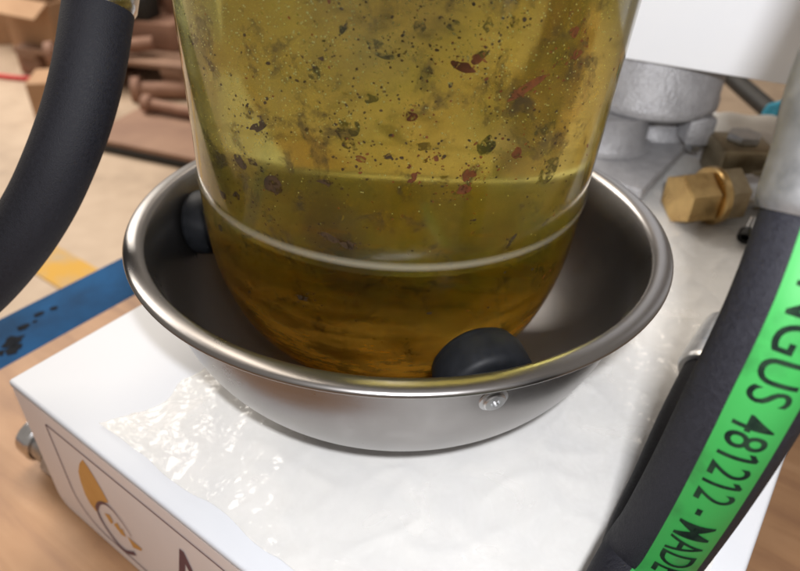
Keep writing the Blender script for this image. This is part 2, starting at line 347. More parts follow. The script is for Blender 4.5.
# ---------------------------------------------------------------- setting: floor, line, bench
ZF = -0.85
def sheet(name, pts, z, mat, kind='structure'):
    me = bpy.data.meshes.new(name); me.from_pydata([(x, y, z) for x, y in pts], [], [tuple(range(len(pts)))]); me.materials.append(mat)
    o = link(bpy.data.objects.new(name, me)); o['kind'] = kind; return o
sheet('floor', [(-9, -3), (9, -3), (9, 14), (-9, 14)], ZF, M['concrete'])
YAW = R(-35.38)
AX = Vector((math.cos(YAW), math.sin(YAW), 0)); AY = Vector((-math.sin(YAW), math.cos(YAW), 0))   # along the cabinet front, along its depth
def strip(c, d, half_len, half_w):
    d = Vector(d).normalized(); n = Vector((-d.y, d.x, 0)); c = Vector(c)
    return [tuple((c + d*a*half_len + n*b*half_w)[:2]) for a, b in ((-1, -1), (1, -1), (1, 1), (-1, 1))]
sheet('floor_line', strip((-0.93, 1.255, 0), (0.82, -0.57, 0), 1.6, 0.058), ZF + 0.004, M['yellow_line'])

A0 = Vector((-0.1973, -0.0288, 0.0))
bench = thing('wooden_bench', (A0.x, A0.y, -0.10), 'brown plywood bench top under the white cabinet', 'bench', YAW)
MB().box((-0.1405, -0.6, -0.024), (0.50, 0.68, -0.0006)).build('board', M['plywood'], bench, bevel=0.002)
MB().box((-0.06, -0.55, -0.74), (0.0, -0.49, -0.026)).build('leg', M['plywood'], bench, bevel=0.002)
MB().box((0.43, -0.55, -0.74), (0.49, -0.49, -0.026)).build('leg', M['plywood'], bench, bevel=0.002)
MB().box((-0.06, 0.60, -0.74), (0.0, 0.66, -0.026)).build('leg', M['plywood'], bench, bevel=0.002)
MB().box((0.43, 0.60, -0.74), (0.49, 0.66, -0.026)).build('leg', M['plywood'], bench, bevel=0.002)

beam = thing('blue_beam', (A0.x, A0.y, -0.10), 'blue painted steel beam with black grime spots beside the cabinet', 'beam', YAW)
bm_ = MB().box((-0.203, -0.5, -0.055), (-0.142, 0.33, -0.004)).build('beam_body', M['blue_paint'], beam, bevel=0.003)
g = MB()
random.seed(3)
for (cx, cyy, rr) in ((-0.166, 0.062, 0.007), (-0.157, 0.056, 0.006), (-0.176, 0.075, 0.004), (-0.161, 0.048, 0.004), (-0.182, 0.092, 0.0035), (-0.180, 0.104, 0.003), (-0.176, 0.085, 0.002)):
    k = 11; vs_ = [(cx + rr*random.uniform(.5, 1.2)*math.cos(2*math.pi*i/k), cyy + rr*1.3*random.uniform(.5, 1.2)*math.sin(2*math.pi*i/k), -0.0037) for i in range(k)]
    g.add(vs_, [tuple(range(k))])
g.build('grime_spots', M['grime'], beam, smooth=False)

# ---------------------------------------------------------------- white cabinet
W, DPT, HT = 0.333, 0.620, 0.10
cab = thing('white_cabinet', (A0.x, A0.y, -0.10), 'low white painted metal cabinet with a printed side, standing on the wooden bench', 'cabinet', YAW)
MB().box((0.0, 0.0, 0.095), (W, DPT, 0.10)).build('lid', M['white_paint'], cab, bevel=0.0018, seg=3)
def rrect(x0, x1, z0, z1, rs, n=8):
    """outline in x,z; rs = radii for bl, br, tr, tl"""
    o = []
    for (cx, cz, r, a0) in ((x0+rs[0], z0+rs[0], rs[0], 180), (x1-rs[1], z0+rs[1], rs[1], 270), (x1-rs[2], z1-rs[2], rs[2], 0), (x0+rs[3], z1-rs[3], rs[3], 90)):
        for k in range(n + 1):
            a = R(a0 + 90*k/n); o.append((cx + r*math.cos(a), cz + r*math.sin(a)))
    return o
def plate(outline, y0, y1):
    n = len(outline); mb = MB()
    mb.add([(x, y0, z) for x, z in outline] + [(x, y1, z) for x, z in outline],
           [tuple(range(n)), tuple(reversed(range(n, 2*n)))] + [(k, k + n, (k+1) % n + n, (k+1) % n) for k in range(n)])
    return mb
front = plate(rrect(0.001, W-0.001, 0.0005, 0.0948, (0.010, 0.010, 0.001, 0.001)), 0.0005, 0.003).build('front_panel', M['warm_bounce_white'], cab, smooth=False)
MB().box((0.001, 0.0035, 0.001), (0.003, DPT-0.002, 0.0948)).build('side_panel', M['white_paint'], cab, smooth=False)
MB().box((W-0.003, 0.0035, 0.001), (W-0.001, DPT-0.002, 0.0948)).build('side_panel', M['white_paint'], cab, smooth=False)
MB().box((0.0035, DPT-0.0035, 0.001), (W-0.0035, DPT-0.0015, 0.0948)).build('back_panel', M['white_paint'], cab, smooth=False)
# printed marks on the front panel, raised by the thickness of the print
YP = 0.0002
def flat(name, mat, polys, y=YP):
    mb = MB()
    for vs_, fs_ in polys: mb.add([(x, y, z + 0.10) for x, z in vs_], fs_)
    return mb.build(name, mat, front, smooth=False, recalc=False)
def band(pts, w, closed=False):
    """line of width w along points (x,z)"""
    n = len(pts); vs_ = []; fs_ = []
    ww = w if callable(w) else (lambda t: w)
    for i, (x, z) in enumerate(pts):
        a = pts[(i-1) % n] if closed or i > 0 else pts[i]; b = pts[(i+1) % n] if closed or i < n-1 else pts[i]
        d = Vector((b[0]-a[0], b[1]-a[1])).normalized(); h = ww(i/(n-1))/2
        vs_ += [(x - d.y*h, z + d.x*h), (x + d.y*h, z - d.x*h)]
    for i in range(n if closed else n - 1):
        j = (i+1) % n; fs_.append((2*i, 2*i+1, 2*j+1, 2*j))
    return vs_, fs_
bo = rrect(0.0265, W-0.03, -0.0905, -0.0155, (0.024, 0.024, 0.004, 0.0015), 10)
flat('printed_border', M['plum_ink'], [band(bo, 0.0011, True)])
cres = [(0.0565,-0.0208),(0.0505,-0.0285),(0.0453,-0.0384),(0.0430,-0.0486),(0.0423,-0.0598),(0.0440,-0.0660),(0.0475,-0.0695),(0.0505,-0.0680),(0.0530,-0.0625),(0.0572,-0.0560),(0.0625,-0.0500),(0.0683,-0.0451),(0.0664,-0.0385),(0.0628,-0.0298),(0.0593,-0.0235)]
cc = (0.0520, -0.0500)
flat('crescent_mark', M['amber_ink'], [(cres, [tuple(range(len(cres)))])])
ring = [(0.0505,-0.0650),(0.0560,-0.0560),(0.0630,-0.0498),(0.0690,-0.0490),(0.0742,-0.0520),(0.0790,-0.0572),(0.0815,-0.0625)]
ring2 = [(0.0505,-0.0650),(0.0510,-0.0735),(0.0545,-0.0810),(0.0605,-0.0868),(0.0670,-0.0880),(0.0726,-0.0848),(0.0785,-0.0800)]
def smooth2(pts, n=6): return [(q.x, q.y) for q in crom([(x, z, 0) for x, z in pts], n)]
flat('ring_mark', M['plum_ink'], [band(smooth2(ring), lambda t: 0.0026*(1-0.75*t)), band(smooth2(ring2), lambda t: 0.0020 + 0.0008*t)], YP - 0.0002)
flat('small_marks', M['amber_ink'], [([(0.0585,-0.062),(0.0640,-0.0590),(0.0655,-0.0640),(0.0620,-0.0685)], [(0,1,2,3)]), ([(0.0650,-0.0660),(0.0700,-0.0605),(0.0715,-0.0650),(0.0735,-0.0625),(0.0745,-0.0690),(0.0700,-0.0705)], [(0,1,2,3,4,5)]),
     ([(0.0765,-0.0665),(0.0885,-0.0665),(0.0870,-0.0695),(0.0790,-0.0740)], [(0,1,2,3)])], YP - 0.0001)
tv, tf = text_geo('A')
flat('printed_letter', M['plum_ink'], [([(0.1155 + x*0.040, -0.074 + y*0.064) for x, y, z in tv], tf)])

# steel fitting screwed into the cabinet's left end
fit = thing('steel_plug', tuple(A0 + AY*0.014 + Vector((0, 0, -0.0815))), 'small steel hex plug sticking out of the cabinet end at lower left', 'plug', YAW)
FM = axis_m((0.0, 0, 0), (-1, 0, 0))
def hexp(r, l0, l1, ch=0.0008): return [(0, l0), (r-ch, l0), (r, l0+ch), (r, l1-ch), (r-ch, l1), (0, l1)]
MB().lathe(hexp(0.0125, -0.0005, 0.016), 6, M=FM).build('hex_body', M['zinc'], fit, sharp=20)
mbx = MB()
prof = [(0, 0.0162)]
for k in range(9): prof += [(0.0102, 0.0165 + k*0.0014), (0.0090, 0.0172 + k*0.0014)]
prof += [(0.0085, 0.0292), (0, 0.0292)]
mbx.lathe(prof, 28, M=FM).build('thread', M['zinc'], fit)
MB().lathe(hexp(0.0130, 0.0295, 0.042, 0.0015), 20, M=FM).build('collar', M['chrome'], fit)

# ---------------------------------------------------------------- crumpled clear plastic film on the lid
def film_mesh():
    nx, ny = 190, 210; u1, v0, v1 = W-0.012, 0.010, 0.49
    vs_ = []; fs_ = []
    for j in range(ny + 1):
        v = v0 + (v1-v0)*j/ny
        edge = 0.098 + 0.012*noise.noise(Vector((v*24, 3.3, 0))) + 0.004*noise.noise(Vector((v*70, 8.3, 0))) - max(0, 0.14 - v)*0.25
        for i in range(nx + 1):
            u = edge + (u1 - edge)*i/nx; vv = v + (0.004*noise.noise(Vector((u*30, 1.1, 4.0))) if j == 0 else 0)
            q = Vector((u*16, v*16, 1.7)); q2 = Vector((u*42, v*42, 5.1)); q3 = Vector((u*110, v*110, 2.2))
            a = abs(noise.noise(q)); b_ = abs(noise.noise(q2)); c = noise.noise(q3)
            h = 0.0022 + 0.0016*max(0, 1-a*2.4)**3 + 0.0012*max(0, 1-b_*3.0)**2 + 0.0004*c
            near = math.exp(-((u-edge-0.012)/0.020)**2)*math.exp(-((v-0.16)/0.07)**2)
            h += near*(0.001 + 0.008*abs(noise.noise(q2*0.9)) + 0.004*max(0, 1-4*abs(noise.noise(q2*1.7))))
            if i == 0: h = 0.0010
            w_ = A0 + AX*u + AY*v; d = math.hypot(w_.x, w_.y)
            if d < 0.085: h = min(h, 0.0012 + max(0, d-0.055)*0.10)
            vs_.append((u, vv, 0.10 + max(h, 0.0010)))
    for j in range(ny):
        for i in range(nx):
            a = j*(nx+1)+i; fs_.append((a, a+1, a+nx+2, a+nx+1))
    return vs_, fs_
fv, ff = film_mesh()
fm = MB(); fm.add(fv, ff)
fo = fm.build('plastic_film', M['film'], None, smooth=True, sharp=180)
fo.location = (A0.x, A0.y, -0.10); fo.rotation_euler = (0, 0, YAW)
tag(fo, 'crumpled clear plastic film spread over the white cabinet lid', 'plastic film')

# ---------------------------------------------------------------- stainless dish
ZR = 0.089
dish = thing('steel_dish', (0.0008, -0.0060, 0.0026), 'round brushed stainless steel dish with rolled rim holding the oil vessel', 'dish')
dish.rotation_euler = (R(-2.0), R(0.5), 0)
def sup(r, d, n, z0, k=26, a0=0.0): return [(r*max(0, math.cos(R(90)*(a0+(1-a0)*i/k)))**(2/n), z0 - d*math.sin(R(90)*(a0+(1-a0)*i/k))**(2/n)) for i in range(k + 1)]
Z0 = ZR - 0.0014
fl = lambda r, z: (r + 0.0042*math.exp(-(Z0 - 0.004 - z)/0.006), z)
outer = [fl(r, z) for r, z in sup(0.109, 0.0850, 2.5, Z0 - 0.004, 40)]; outer[-1] = (0.0, outer[-1][1])
inner = [fl(r, z) for r, z in sup(0.1080, 0.0838, 2.5, Z0 - 0.004, 40)]; inner[-1] = (0.0, inner[-1][1])
# rim: flares out from the wall and rolls under
rim = [(0.1129, Z0-0.0024), (0.1137, Z0-0.0010), (0.1149, Z0-0.0003), (0.1165, Z0-0.0001), (0.1188, Z0-0.0003), (0.1205, Z0-0.0007), (0.1215, Z0-0.0013), (0.1219, Z0-0.0021), (0.1216, Z0-0.0029), (0.1208, Z0-0.0034), (0.1196, Z0-0.0033), (0.1182, Z0-0.0025), (0.1160, Z0-0.0022), (0.1147, Z0-0.0028)]
MB().lathe(list(reversed(inner)) + rim + outer, 160).build('dish_shell', M['steel'], dish, sharp=60)
def bumper(az, zc, k_):
    d = Vector((math.cos(az), math.sin(az), 0)); o = d*0.1062 + Vector((0, 0, zc))
    mm = axis_m(o, -(d + Vector((0, 0, -0.18))))
    pr = [(0, 0.0), (0.0130, 0.0), (0.0150, 0.0010), (0.0156, 0.0030), (0.0156, 0.0125), (0.0150, 0.0138), (0.0147, 0.0150), (0.0144, 0.0165), (0.0128, 0.0182), (0.008, 0.0192), (0, 0.0196)]
    pr = [(r*k_, z) for r, z in pr]
    b = MB().lathe(pr, 48, M=mm).build('rubber_bumper', M['rubber'], dish, sharp=50)
    s = axis_m(d*0.1082 + Vector((0, 0, zc - 0.001)), d + Vector((0, 0, -0.18)))
    scr = MB().lathe([(0, -0.001), (0.0054, -0.001), (0.0057, 0.0003), (0.0055, 0.0008), (0.0044, 0.0009), (0.0043, 0.0018), (0.0038, 0.0022), (0.0018, 0.0022), (0.0016, 0.0010), (0, 0.0010)], 32, M=s).build('screw', M['zinc'], dish, sharp=25)
    return b
bumper(R(-71.0), 0.0690, 1.16)
bumper(R(167.0), 0.0650, 1.05)

# ---------------------------------------------------------------- oil vessel
TILT = R(2.5); ZRING = ZR + 0.026
ves = thing('oil_vessel', (-0.0017, 0, ZRING), 'large clear round-bottomed vessel of dirty yellow oil standing in the steel dish', 'oil vessel')
ves.rotation_euler = (0, TILT, 0)
def rad(z, r0): return r0*(1 + 0.30*z)
def vprof(r0, d, top, k=34):
    o = [(0.0, top)] + [(rad(top, r0), top)] + [(rad(top*(1 - i/6), r0), top*(1 - i/6)) for i in range(1, 7)]
    s_ = sup(r0, d, 2.6, 0.0, k)[1:]; s_[-1] = (0.0, s_[-1][1]); return o + s_
MB().lathe(vprof(0.0846, 0.100, 0.150), 160).build('glass_wall', M['acrylic'], ves, sharp=50)
oilo = MB().lathe(vprof(0.0788, 0.0938, 0.1495), 144).build('oil', M['oil'], ves, sharp=50)
zs = 0.0021
MB().lathe([(0.0847, -zs), (0.0853, -zs*0.5), (0.0853, zs*0.5), (0.0848, zs)], 160, closed=True).build('seam_ring', M['seam'], ves)
MB().lathe([(0, 0.1505), (0.094, 0.1505), (0.096, 0.1525), (0.096, 0.178), (0.093, 0.181), (0.05, 0.181), (0.047, 0.200), (0, 0.200)], 72).build('cap', M['cast'], ves, sharp=40)
MB().lathe([(0.0793*max(0.0, 1-(k/30.0)**2.6)**(1/2.6), -0.0943*k/30.0) for k in range(2, 31)], 120).build('glow_layer', M['amber_glow'], oilo, sharp=180)  # added shell that carries the dome's amber glow in its colour
FL = [(-1.65, 0.0728, 0.00341, 0.00981, -65, 'g'), (-1.853, 0.0684, 0.00146, 0.00167, 0, 'k'), (-1.791, 0.0776, 0.00253, 0.00453, 0, 'g'), (-1.594, 0.0732, 0.00255, 0.00098, -35, 'k'), (-1.354, 0.0694, 0.00639, 0.00267, 20, 'r'), (-1.309, 0.0716, 0.0029, 0.003, 0, 'r'), (-1.282, 0.0723, 0.00261, 0.00366, 40, 'g'), (-0.912, 0.0774, 0.00242, 0.00418, 10, 'r'), (-0.875, 0.0707, 0.00436, 0.00286, 0, 'r'), (-1.088, 0.0622, 0.01165, 0.00247, -28, 'r'), (-1.525, 0.054, 0.00392, 0.00277, 0, 'r'), (-2.274, 0.026, 0.00591, 0.00519, 10, 'k'), (-2.192, 0.0276, 0.00341, 0.00236, 10, 'k'), (-2.091, 0.0219, 0.00649, 0.00668, 20, 'k'), (-2.143, 0.0419, 0.00717, 0.003, -38, 'k'), (-1.287, 0.0336, 0.0026, 0.00522, 10, 'r'), (-1.287, 0.0287, 0.00526, 0.0034, -10, 'r'), (-1.259, 0.0345, 0.0026, 0.00224, 0, 'r'), (-1.498, 0.0335, 0.00192, 0.00515, 30, 'r'), (-1.416, 0.0404, 0.00157, 0.00217, 0, 'r'), (-1.7, 0.0384, 0.00316, 0.00218, 10, 'r'), (-1.843, 0.0281, 0.00524, 0.00188, 5, 'k'), (-1.201, 0.0426, 0.00575, 0.00734, 0, 'g'), (-0.927, 0.0463, 0.00857, 0.00455, -15, 'g'), (-1.08, 0.0403, 0.00359, 0.00338, -20, 'r'), (-0.851, 0.0285, 0.00771, 0.01048, 35, 'g'), (-1.777, 0.0463, 0.00619, 0.00926, 15, 'g'), (-1.749, 0.0416, 0.00439, 0.00324, 0, 'g'), (-1.461, 0.0431, 0.00468, 0.00323, 0, 'g'), (-1.372, 0.0318, 0.00421, 0.00335, 0, 'g'), (-1.817, 0.0067, 0.00692, 0.00318, 15, 'k'), (-1.759, 0.0056, 0.00553, 0.00358, 15, 'k'), (-1.015, 0.0041, 0.00181, 0.00666, 35, 'k'), (-1.971, -0.0232, 0.00528, 0.00217, -5, 'k'), (-2.432, 0.007, 0.00375, 0.00345, 0, 'k'), (-2.316, 0.0107, 0.00327, 0.00376, 0, 'k'), (-2.498, -0.0102, 0.00355, 0.00454, 30, 'k'), (-2.144, 0.0072, 0.005, 0.00411, 0, 'g'), (-2.316, -0.0332, 0.00242, 0.00325, 20, 'k'), (-1.518, 0.0791, 0.00279, 0.00385, 0, 'g'), (-1.47, 0.0673, 0.00261, 0.00467, -10, 'g'), (-1.905, 0.0626, 0.00417, 0.00342, -40, 'g'), (-0.854, 0.0432, 0.00169, 0.00194, 0, 'k'), (-2.543, 0.0616, 0.00301, 0.00385, 30, 'g'), (-2.42, 0.0552, 0.00331, 0.00343, 0, 'g'), (-1.601, 0.0404, 0.00251, 0.0018, -20, 'k'), (-1.677, 0.0571, 0.00418, 0.00309, 0, 'g'), (-1.169, 0.0813, 0.00257, 0.00395, 0, 'g'), (-1.4, 0.0804, 0.00335, 0.00257, 0, 'g'), (-1.267, 0.0804, 0.00255, 0.00456, 10, 'g'), (-2.203, 0.0449, 0.00457, 0.00451, -45, 'g')]
def surf(th, z, r0, d):
    r = rad(z, r0) if z >= 0 else r0*max(0.0, 1 - (-z/d)**2.6)**(1/2.6)
    return Vector((r*math.cos(th), r*math.sin(th), z))
def wall_patch(mb, th, z, pts, r0=0.0800, d=0.0950, thick=0.0002):
    """blob outline pts (tangent mm-ish metres) laid on the inside of the wall, a little thick"""
    c0 = surf(th, z, r0, d); r_ = max(0.02, math.hypot(c0.x, c0.y)); n = len(pts); top = []; bot = []
    for x, y in pts + [(0, 0)]:
        q = surf(th + x/r_, z + y*(1.0 if z > -0.03 else 0.8), r0, d); top.append(q); bot.append(q*1.0 - Vector((math.cos(th), math.sin(th), 0))*thick)
    vs_ = top + bot; m_ = n + 1; fs_ = []
    for k in range(n):
        j = (k+1) % n; fs_ += [(n, k, j), (m_ + n, m_ + j, m_ + k), (k, m_ + k, m_ + j, j)]
    mb.add(vs_, fs_)
def blob(w_, h_, ang, n=13, rough=0.38):
    a = R(-ang); o = []
    for k in range(n):
        t = 2*math.pi*k/n; r = 1 + random.uniform(-rough, rough)*0.9; x = w_/2*r*math.cos(t); y = h_/2*r*math.sin(t)
        o.append((x*math.cos(a) - y*math.sin(a), x*math.sin(a) + y*math.cos(a)))
    return o
def soft(pts, n=3):
    o = []; m_ = len(pts)
    for i in range(m_):
        a, b_, c, d = (pts[(i+j-1) % m_] for j in range(4))
        for k in range(n):
            t = k/n; o.append(tuple(0.5*(2*b_[q]+(c[q]-a[q])*t+(2*a[q]-5*b_[q]+4*c[q]-d[q])*t*t+(3*b_[q]-a[q]-3*c[q]+d[q])*t**3) for q in (0, 1)))
    return o
random.seed(21)
for th, z, w_, h_, an, k in FL:
    mb = MB(); dep = 0.0 if k != 'g' else random.uniform(0.0015, 0.006)
    wall_patch(mb, th, z, soft(blob(w_*1.05, h_*0.98, an, 9, 0.34)), 0.0800 - dep, 0.0950 - dep)
    mb.build('dirt_flake', M[{'k': 'flake_dark', 'r': 'flake_red', 'g': 'flake_grey'}[k]], oilo, smooth=False)
mb = MB(); mr_ = MB()
for th, z, w_, h_, an, k in FL:                      # crumbs round each flake
    for q in range(int(6 + (w_ + h_)*1500)):
        s_ = random.choice((0.0004, 0.0005, 0.0006, 0.0008)); dep = random.uniform(0, 0.0006)
        wall_patch(mr_ if k == 'r' else mb, th + random.gauss(0, w_*0.75 + 0.001)/0.08, z + random.gauss(0, h_*0.75 + 0.001), blob(s_*random.uniform(.7, 1.8), s_, random.uniform(-60, 60), 6, 0.3), 0.0799 - dep, 0.0949 - dep)
for k in range(900):
    th = random.uniform(-math.pi, 0) if k < 560 else random.uniform(0, math.pi); z = random.uniform(-0.06, 0.14)
    if z < 0 and random.random() < 0.5: continue
    s_ = random.choice((0.0004, 0.0004, 0.0005, 0.0006, 0.0008, 0.0012))
    dep = random.choice((0, 0, 0.0005, random.uniform(0, 0.02)))
    wall_patch(mb if random.random() < 0.6 else mr_, th, z, blob(s_*random.uniform(.7, 1.8), s_, random.uniform(-60, 60), 7, 0.25), 0.0800 - dep, 0.0950 - dep)
mb.build('dirt_specks', M['flake_dark'], oilo, smooth=False)['kind'] = 'stuff'
mr_.build('rust_specks', M['flake_red'], oilo, smooth=False)['kind'] = 'stuff'
mb = MB()
ico = bmesh.new(); bmesh.ops.create_icosphere(ico, subdivisions=1, radius=1); ico.verts.index_update()
iv = [v.co.copy() for v in ico.verts]; if_ = [tuple(v.index for v in f.verts) for f in ico.faces]; ico.free()
for k in range(3200):
    th = random.gauss(-1.75, 0.6); z = min(0.14, max(0.0, random.gauss(0.078, 0.024)))
    c0 = surf(th, z, 0.0798 - random.choice((0, random.uniform(0, 0.0006), random.uniform(0, 0.006))), 0.0948); s_ = random.uniform(0.00010, 0.00030)
    mb.add([c0 + v*s_ for v in iv], if_)
mb.build('oil_bubbles', M['bubble'], oilo)['kind'] = 'stuff'

# ---------------------------------------------------------------- hoses
def ridges(r, amp, pitch): return lambda d: r + amp*math.sin(2*math.pi*d/pitch)
main_pts = [[0.1250,-0.106,0.3200],[0.1216,-0.1125,0.2415],[0.1106,-0.1225,0.2075],[0.1078,-0.1244,0.2015],[0.1039,-0.1342,0.1794],[0.0982,-0.1455,0.1503],[0.0943,-0.1491,0.1198],[0.0925,-0.1481,0.0854],[0.0905,-0.1462,0.0545],[0.0868,-0.1470,0.0380],[0.0730,-0.1680,0.0345],[0.0520,-0.2150,0.0345],[0.0300,-0.3100,0.0200],[0.0,-0.4000,-0.0600]]
main_pts = main_pts[:2] + main_pts[3:]
ph = Path(main_pts, Vector((0.0025, -0.2769, 0.2467)) - Vector((0.096, -0.148, 0.13)))
hose = thing('striped_hose', (0, 0, 0), 'black hydraulic hose with a printed green stripe at right, nearest the camera', 'hose')
RH = 0.0145
S_F = 0.1600                                       # where the ferrule ends
MB_ = MB(); ph.tube(MB_, RH, 0.10, None, 48, 0.003).build('hose_body', M['hose_rubber'], hose)
mbf = MB()
ph.tube(mbf, lambda d: 0.0163 + (0.0 if d < S_F-0.003 else -0.0012*((d-(S_F-0.003))/0.003)**2), 0.0, S_F, 48, 0.0015).build('ferrule', M['ferrule'], hose, sharp=40)
def off(s_): return R(13 + 13*max(0, min(1, (s_ - 0.155)/0.13)))*SGN
SGN = -1
stripe = MB(); ks = 90; ka = 14; s0, s1 = S_F + 0.0005, 0.38
vs_ = [ph.pt(s0 + (s1-s0)*i/ks, off(s0 + (s1-s0)*i/ks) + R(-31 + 62*j/ka), RH + 0.00022) for i in range(ks+1) for j in range(ka+1)]
stripe.add(vs_, [(i*(ka+1)+j, i*(ka+1)+j+1, (i+1)*(ka+1)+j+1, (i+1)*(ka+1)+j) for i in range(ks) for j in range(ka)])
so = stripe.build('green_stripe', M['green_stripe'], hose, recalc=False, sharp=180)
tv, tf = text_geo('INGUS 481212 - MADE IN')
TS0, TSX, TSY = 0.1690, 0.01085, 0.0140
for i_, ch in enumerate('INGUS 481212 - MADE IN'):
    if ch == '1':                                    # the flag of each figure one
        pv, pf = text_geo('INGUS 481212 - MADE IN'[:i_ + 1]); xr = max(q[0] for q in pv); n0_ = len(tv)
        tv += [(xr - 0.06, 0.715, 0), (xr - 0.06, 0.60, 0), (xr - 0.25, 0.49, 0), (xr - 0.25, 0.60, 0), (xr - 0.155, 0.545, 0), (xr - 0.155, 0.655, 0)]; tf += [(n0_, n0_+5, n0_+4, n0_+1), (n0_+5, n0_+3, n0_+2, n0_+4)]
def tmap(x, y):
    s_ = TS0 + x*TSX
    return ph.pt(s_, off(s_) + SGN*(y - 0.35)*TSY/RH, RH + 0.00040)
MB().add([tmap(x, y) for x, y, z in tv], tf).build('printed_text', M['ink'], so, smooth=False, recalc=False)

sec_pts = [[0.283,0.150,0.0145],[0.2647,0.1255,0.0140],[0.2121,0.0501,0.0130],[0.1654,-0.0109,0.0126],[0.14,-0.0474,0.0100],[0.1147,-0.0881,0.0094],[0.1001,-0.1109,0.0094],[0.0912,-0.1266,0.0094],[0.082,-0.1429,0.0094],[0.070,-0.170,0.0094],[0.052,-0.205,0.0094],[0.035,-0.26,0.000],[0.02,-0.31,-0.04]]
p2 = Path(sec_pts, (0, 0, 1))
h2 = thing('lower_hose', (0, 0, 0), 'plain black hose lying on the lid, mostly hidden under the striped hose', 'hose')
SF2 = 0.214
p2.tube(MB(), 0.0090, SF2 - 0.02, None, 36, 0.004).build('hose_body', M['hose_rubber'], h2)
p2.tube(MB(), lambda d: 0.0124 + (0.0 if d < SF2-0.002 else -0.001*((d-(SF2-0.002))/0.002)**2), SF2 - 0.042, SF2, 36, 0.002).build('ferrule', M['zinc'], h2, sharp=40)
left_pts = [[-0.118,0.055,0.225],[-0.123,0.0374,0.1946],[-0.1264,0.0275,0.1808],[-0.1284,0.0175,0.1671],[-0.1309,0.0063,0.1517],[-0.1364,-0.0038,0.1344],[-0.1446,-0.0129,0.1167],[-0.1557,-0.0201,0.0984],[-0.1703,-0.0271,0.0801],[-0.1894,-0.0344,0.0616],[-0.2127,-0.0402,0.0451],[-0.2500,-0.047,0.025],[-0.31,-0.055,0.0]]
p3 = Path(left_pts, (0.4, -0.8, 0.4))
h3 = thing('plain_hose', (0, 0, 0), 'plain black curved hose with a chrome ferrule at upper left', 'hose')
SF3 = 0.0655
p3.tube(MB(), 0.0143, SF3 - 0.02, None, 40, 0.004).build('hose_body', M['hose_rubber'], h3)
p3.tube(MB(), lambda d: 0.0152 + (0.0 if d < SF3-0.002 else -0.001*((d-(SF3-0.002))/0.002)**2), 0.0, SF3, 40, 0.002).build('ferrule', M['chrome'], h3, sharp=40)

# ---------------------------------------------------------------- pump, white housing and fittings behind the dish
pump = thing('cast_pump', (0.205, 0.275, 0.0), 'silver painted cast pump under the white housing at right', 'pump')
MB().lathe([(0, 0.046), (0.052, 0.046), (0.055, 0.049), (0.055, 0.055), (0.0538, 0.0565), (0.0538, 0.0905), (0.052, 0.0925), (0, 0.0925)], 72).build('drum', M['cast'], pump, sharp=50)
MB().lathe([(0, 0.0155), (0.041, 0.0155), (0.0365, 0.0175), (0.0350, 0.021), (0.0345, 0.040), (0.037, 0.0458), (0, 0.0458)], 48, M=Matrix.Translation((-0.035, -0.014, 0))).build('neck', M['cast'], pump, sharp=60)
MB().lathe([(0, 0.0155), (0.030, 0.0155), (0.027, 0.019), (0.0255, 0.025), (0.0255, 0.0458), (0, 0.0458)], 40, M=Matrix.Translation((0.016, 0.010, 0))).build('port_boss', M['cast'], pump, sharp=60)
MB().box((0.024, -0.040, 0.022), (0.046, -0.014, 0.0458)).build('lug', M['cast'], pump, bevel=0.003)
MB().lathe(hexp(0.007, 0.016, 0.0218), 6, M=Matrix.Translation((0.035, -0.032, 0))).build('bolt', M['zinc'], pump, sharp=20)
bp_ = MB(); MM = Matrix.Rotation(YAW, 4, 'Z')
bx_ = MB().box((-0.075, -0.100, 0.0035), (0.040, 0.080, 0.015)); bx_.v = [tuple(MM @ Vector(v)) for v in bx_.v]
bx_.build('base_plate', M['cast'], pump, bevel=0.003)
hd = Vector((0.1, -0.049, 0)).normalized(); hn = Vector((-hd.y, hd.x, 0)); hp = Vector((0.1675, 0.223, 0.0935))
hou = thing('white_housing', tuple(hp), 'big white sheet metal housing above the pump at upper right', 'housing', math.atan2(hd.y, hd.x))
hb = MB().box((-0.10, 0.0, 0.0), (0.30, 0.20, 0.26)).build('case', M['gloss_white'], hou, bevel=0.0015)
MB().box((-0.098, 0.015, -0.0008), (0.298, 0.198, 0.0004)).build('bottom_lip', M['gloss_white'], hou, smooth=False)

fdir = Vector((0.97, 0.26, 0)).normalized()
f0 = Vector((0.196, 0.148, 0.020))
bf = thing('brass_fitting', tuple(f0), 'brass hex fitting with a collar on the lid beside the pump', 'fitting')
FB = axis_m((0, 0, 0), fdir) @ Matrix.Rotation(R(30), 4, 'Z')
MB().lathe(hexp(0.0188, 0.0, 0.024, 0.0012), 6, M=FB).build('hex_nut', M['brass'], bf, sharp=20)
MB().lathe([(0, 0.0242), (0.0150, 0.0242), (0.0200, 0.0250), (0.0208, 0.0262), (0.0208, 0.0300), (0.0195, 0.0312), (0, 0.0312)], 40, M=FB).build('collar', M['brass'], bf, sharp=30)
sf = thing('steel_adapter', tuple(f0), 'dull steel adapter chain joining the brass fitting to the right', 'adapter')
MB().lathe(hexp(0.0200, 0.0316, 0.047, 0.0012), 6, M=FB).build('hex_nut', M['dull_brass'], sf, sharp=20)
MB().lathe([(0, 0.0472), (0.0125, 0.0472), (0.0125, 0.060), (0.0105, 0.062), (0.0105, 0.068), (0, 0.068)], 36, M=FB).build('barrel', M['zinc'], sf, sharp=40)
MB().lathe(hexp(0.0165, 0.0682, 0.088, 0.0012), 6, M=FB).build('end_nut', M['dull_brass'], sf, sharp=20)
MB().lathe([(0, 0.0882), (0.0130, 0.0882), (0.0130, 0.120), (0, 0.120)], 36, M=FB).build('tail_tube', M['zinc'], sf, sharp=40)
el = thing('steel_elbow', (0.268, 0.222, 0.0), 'squat grey steel elbow block behind the brass fitting', 'elbow')
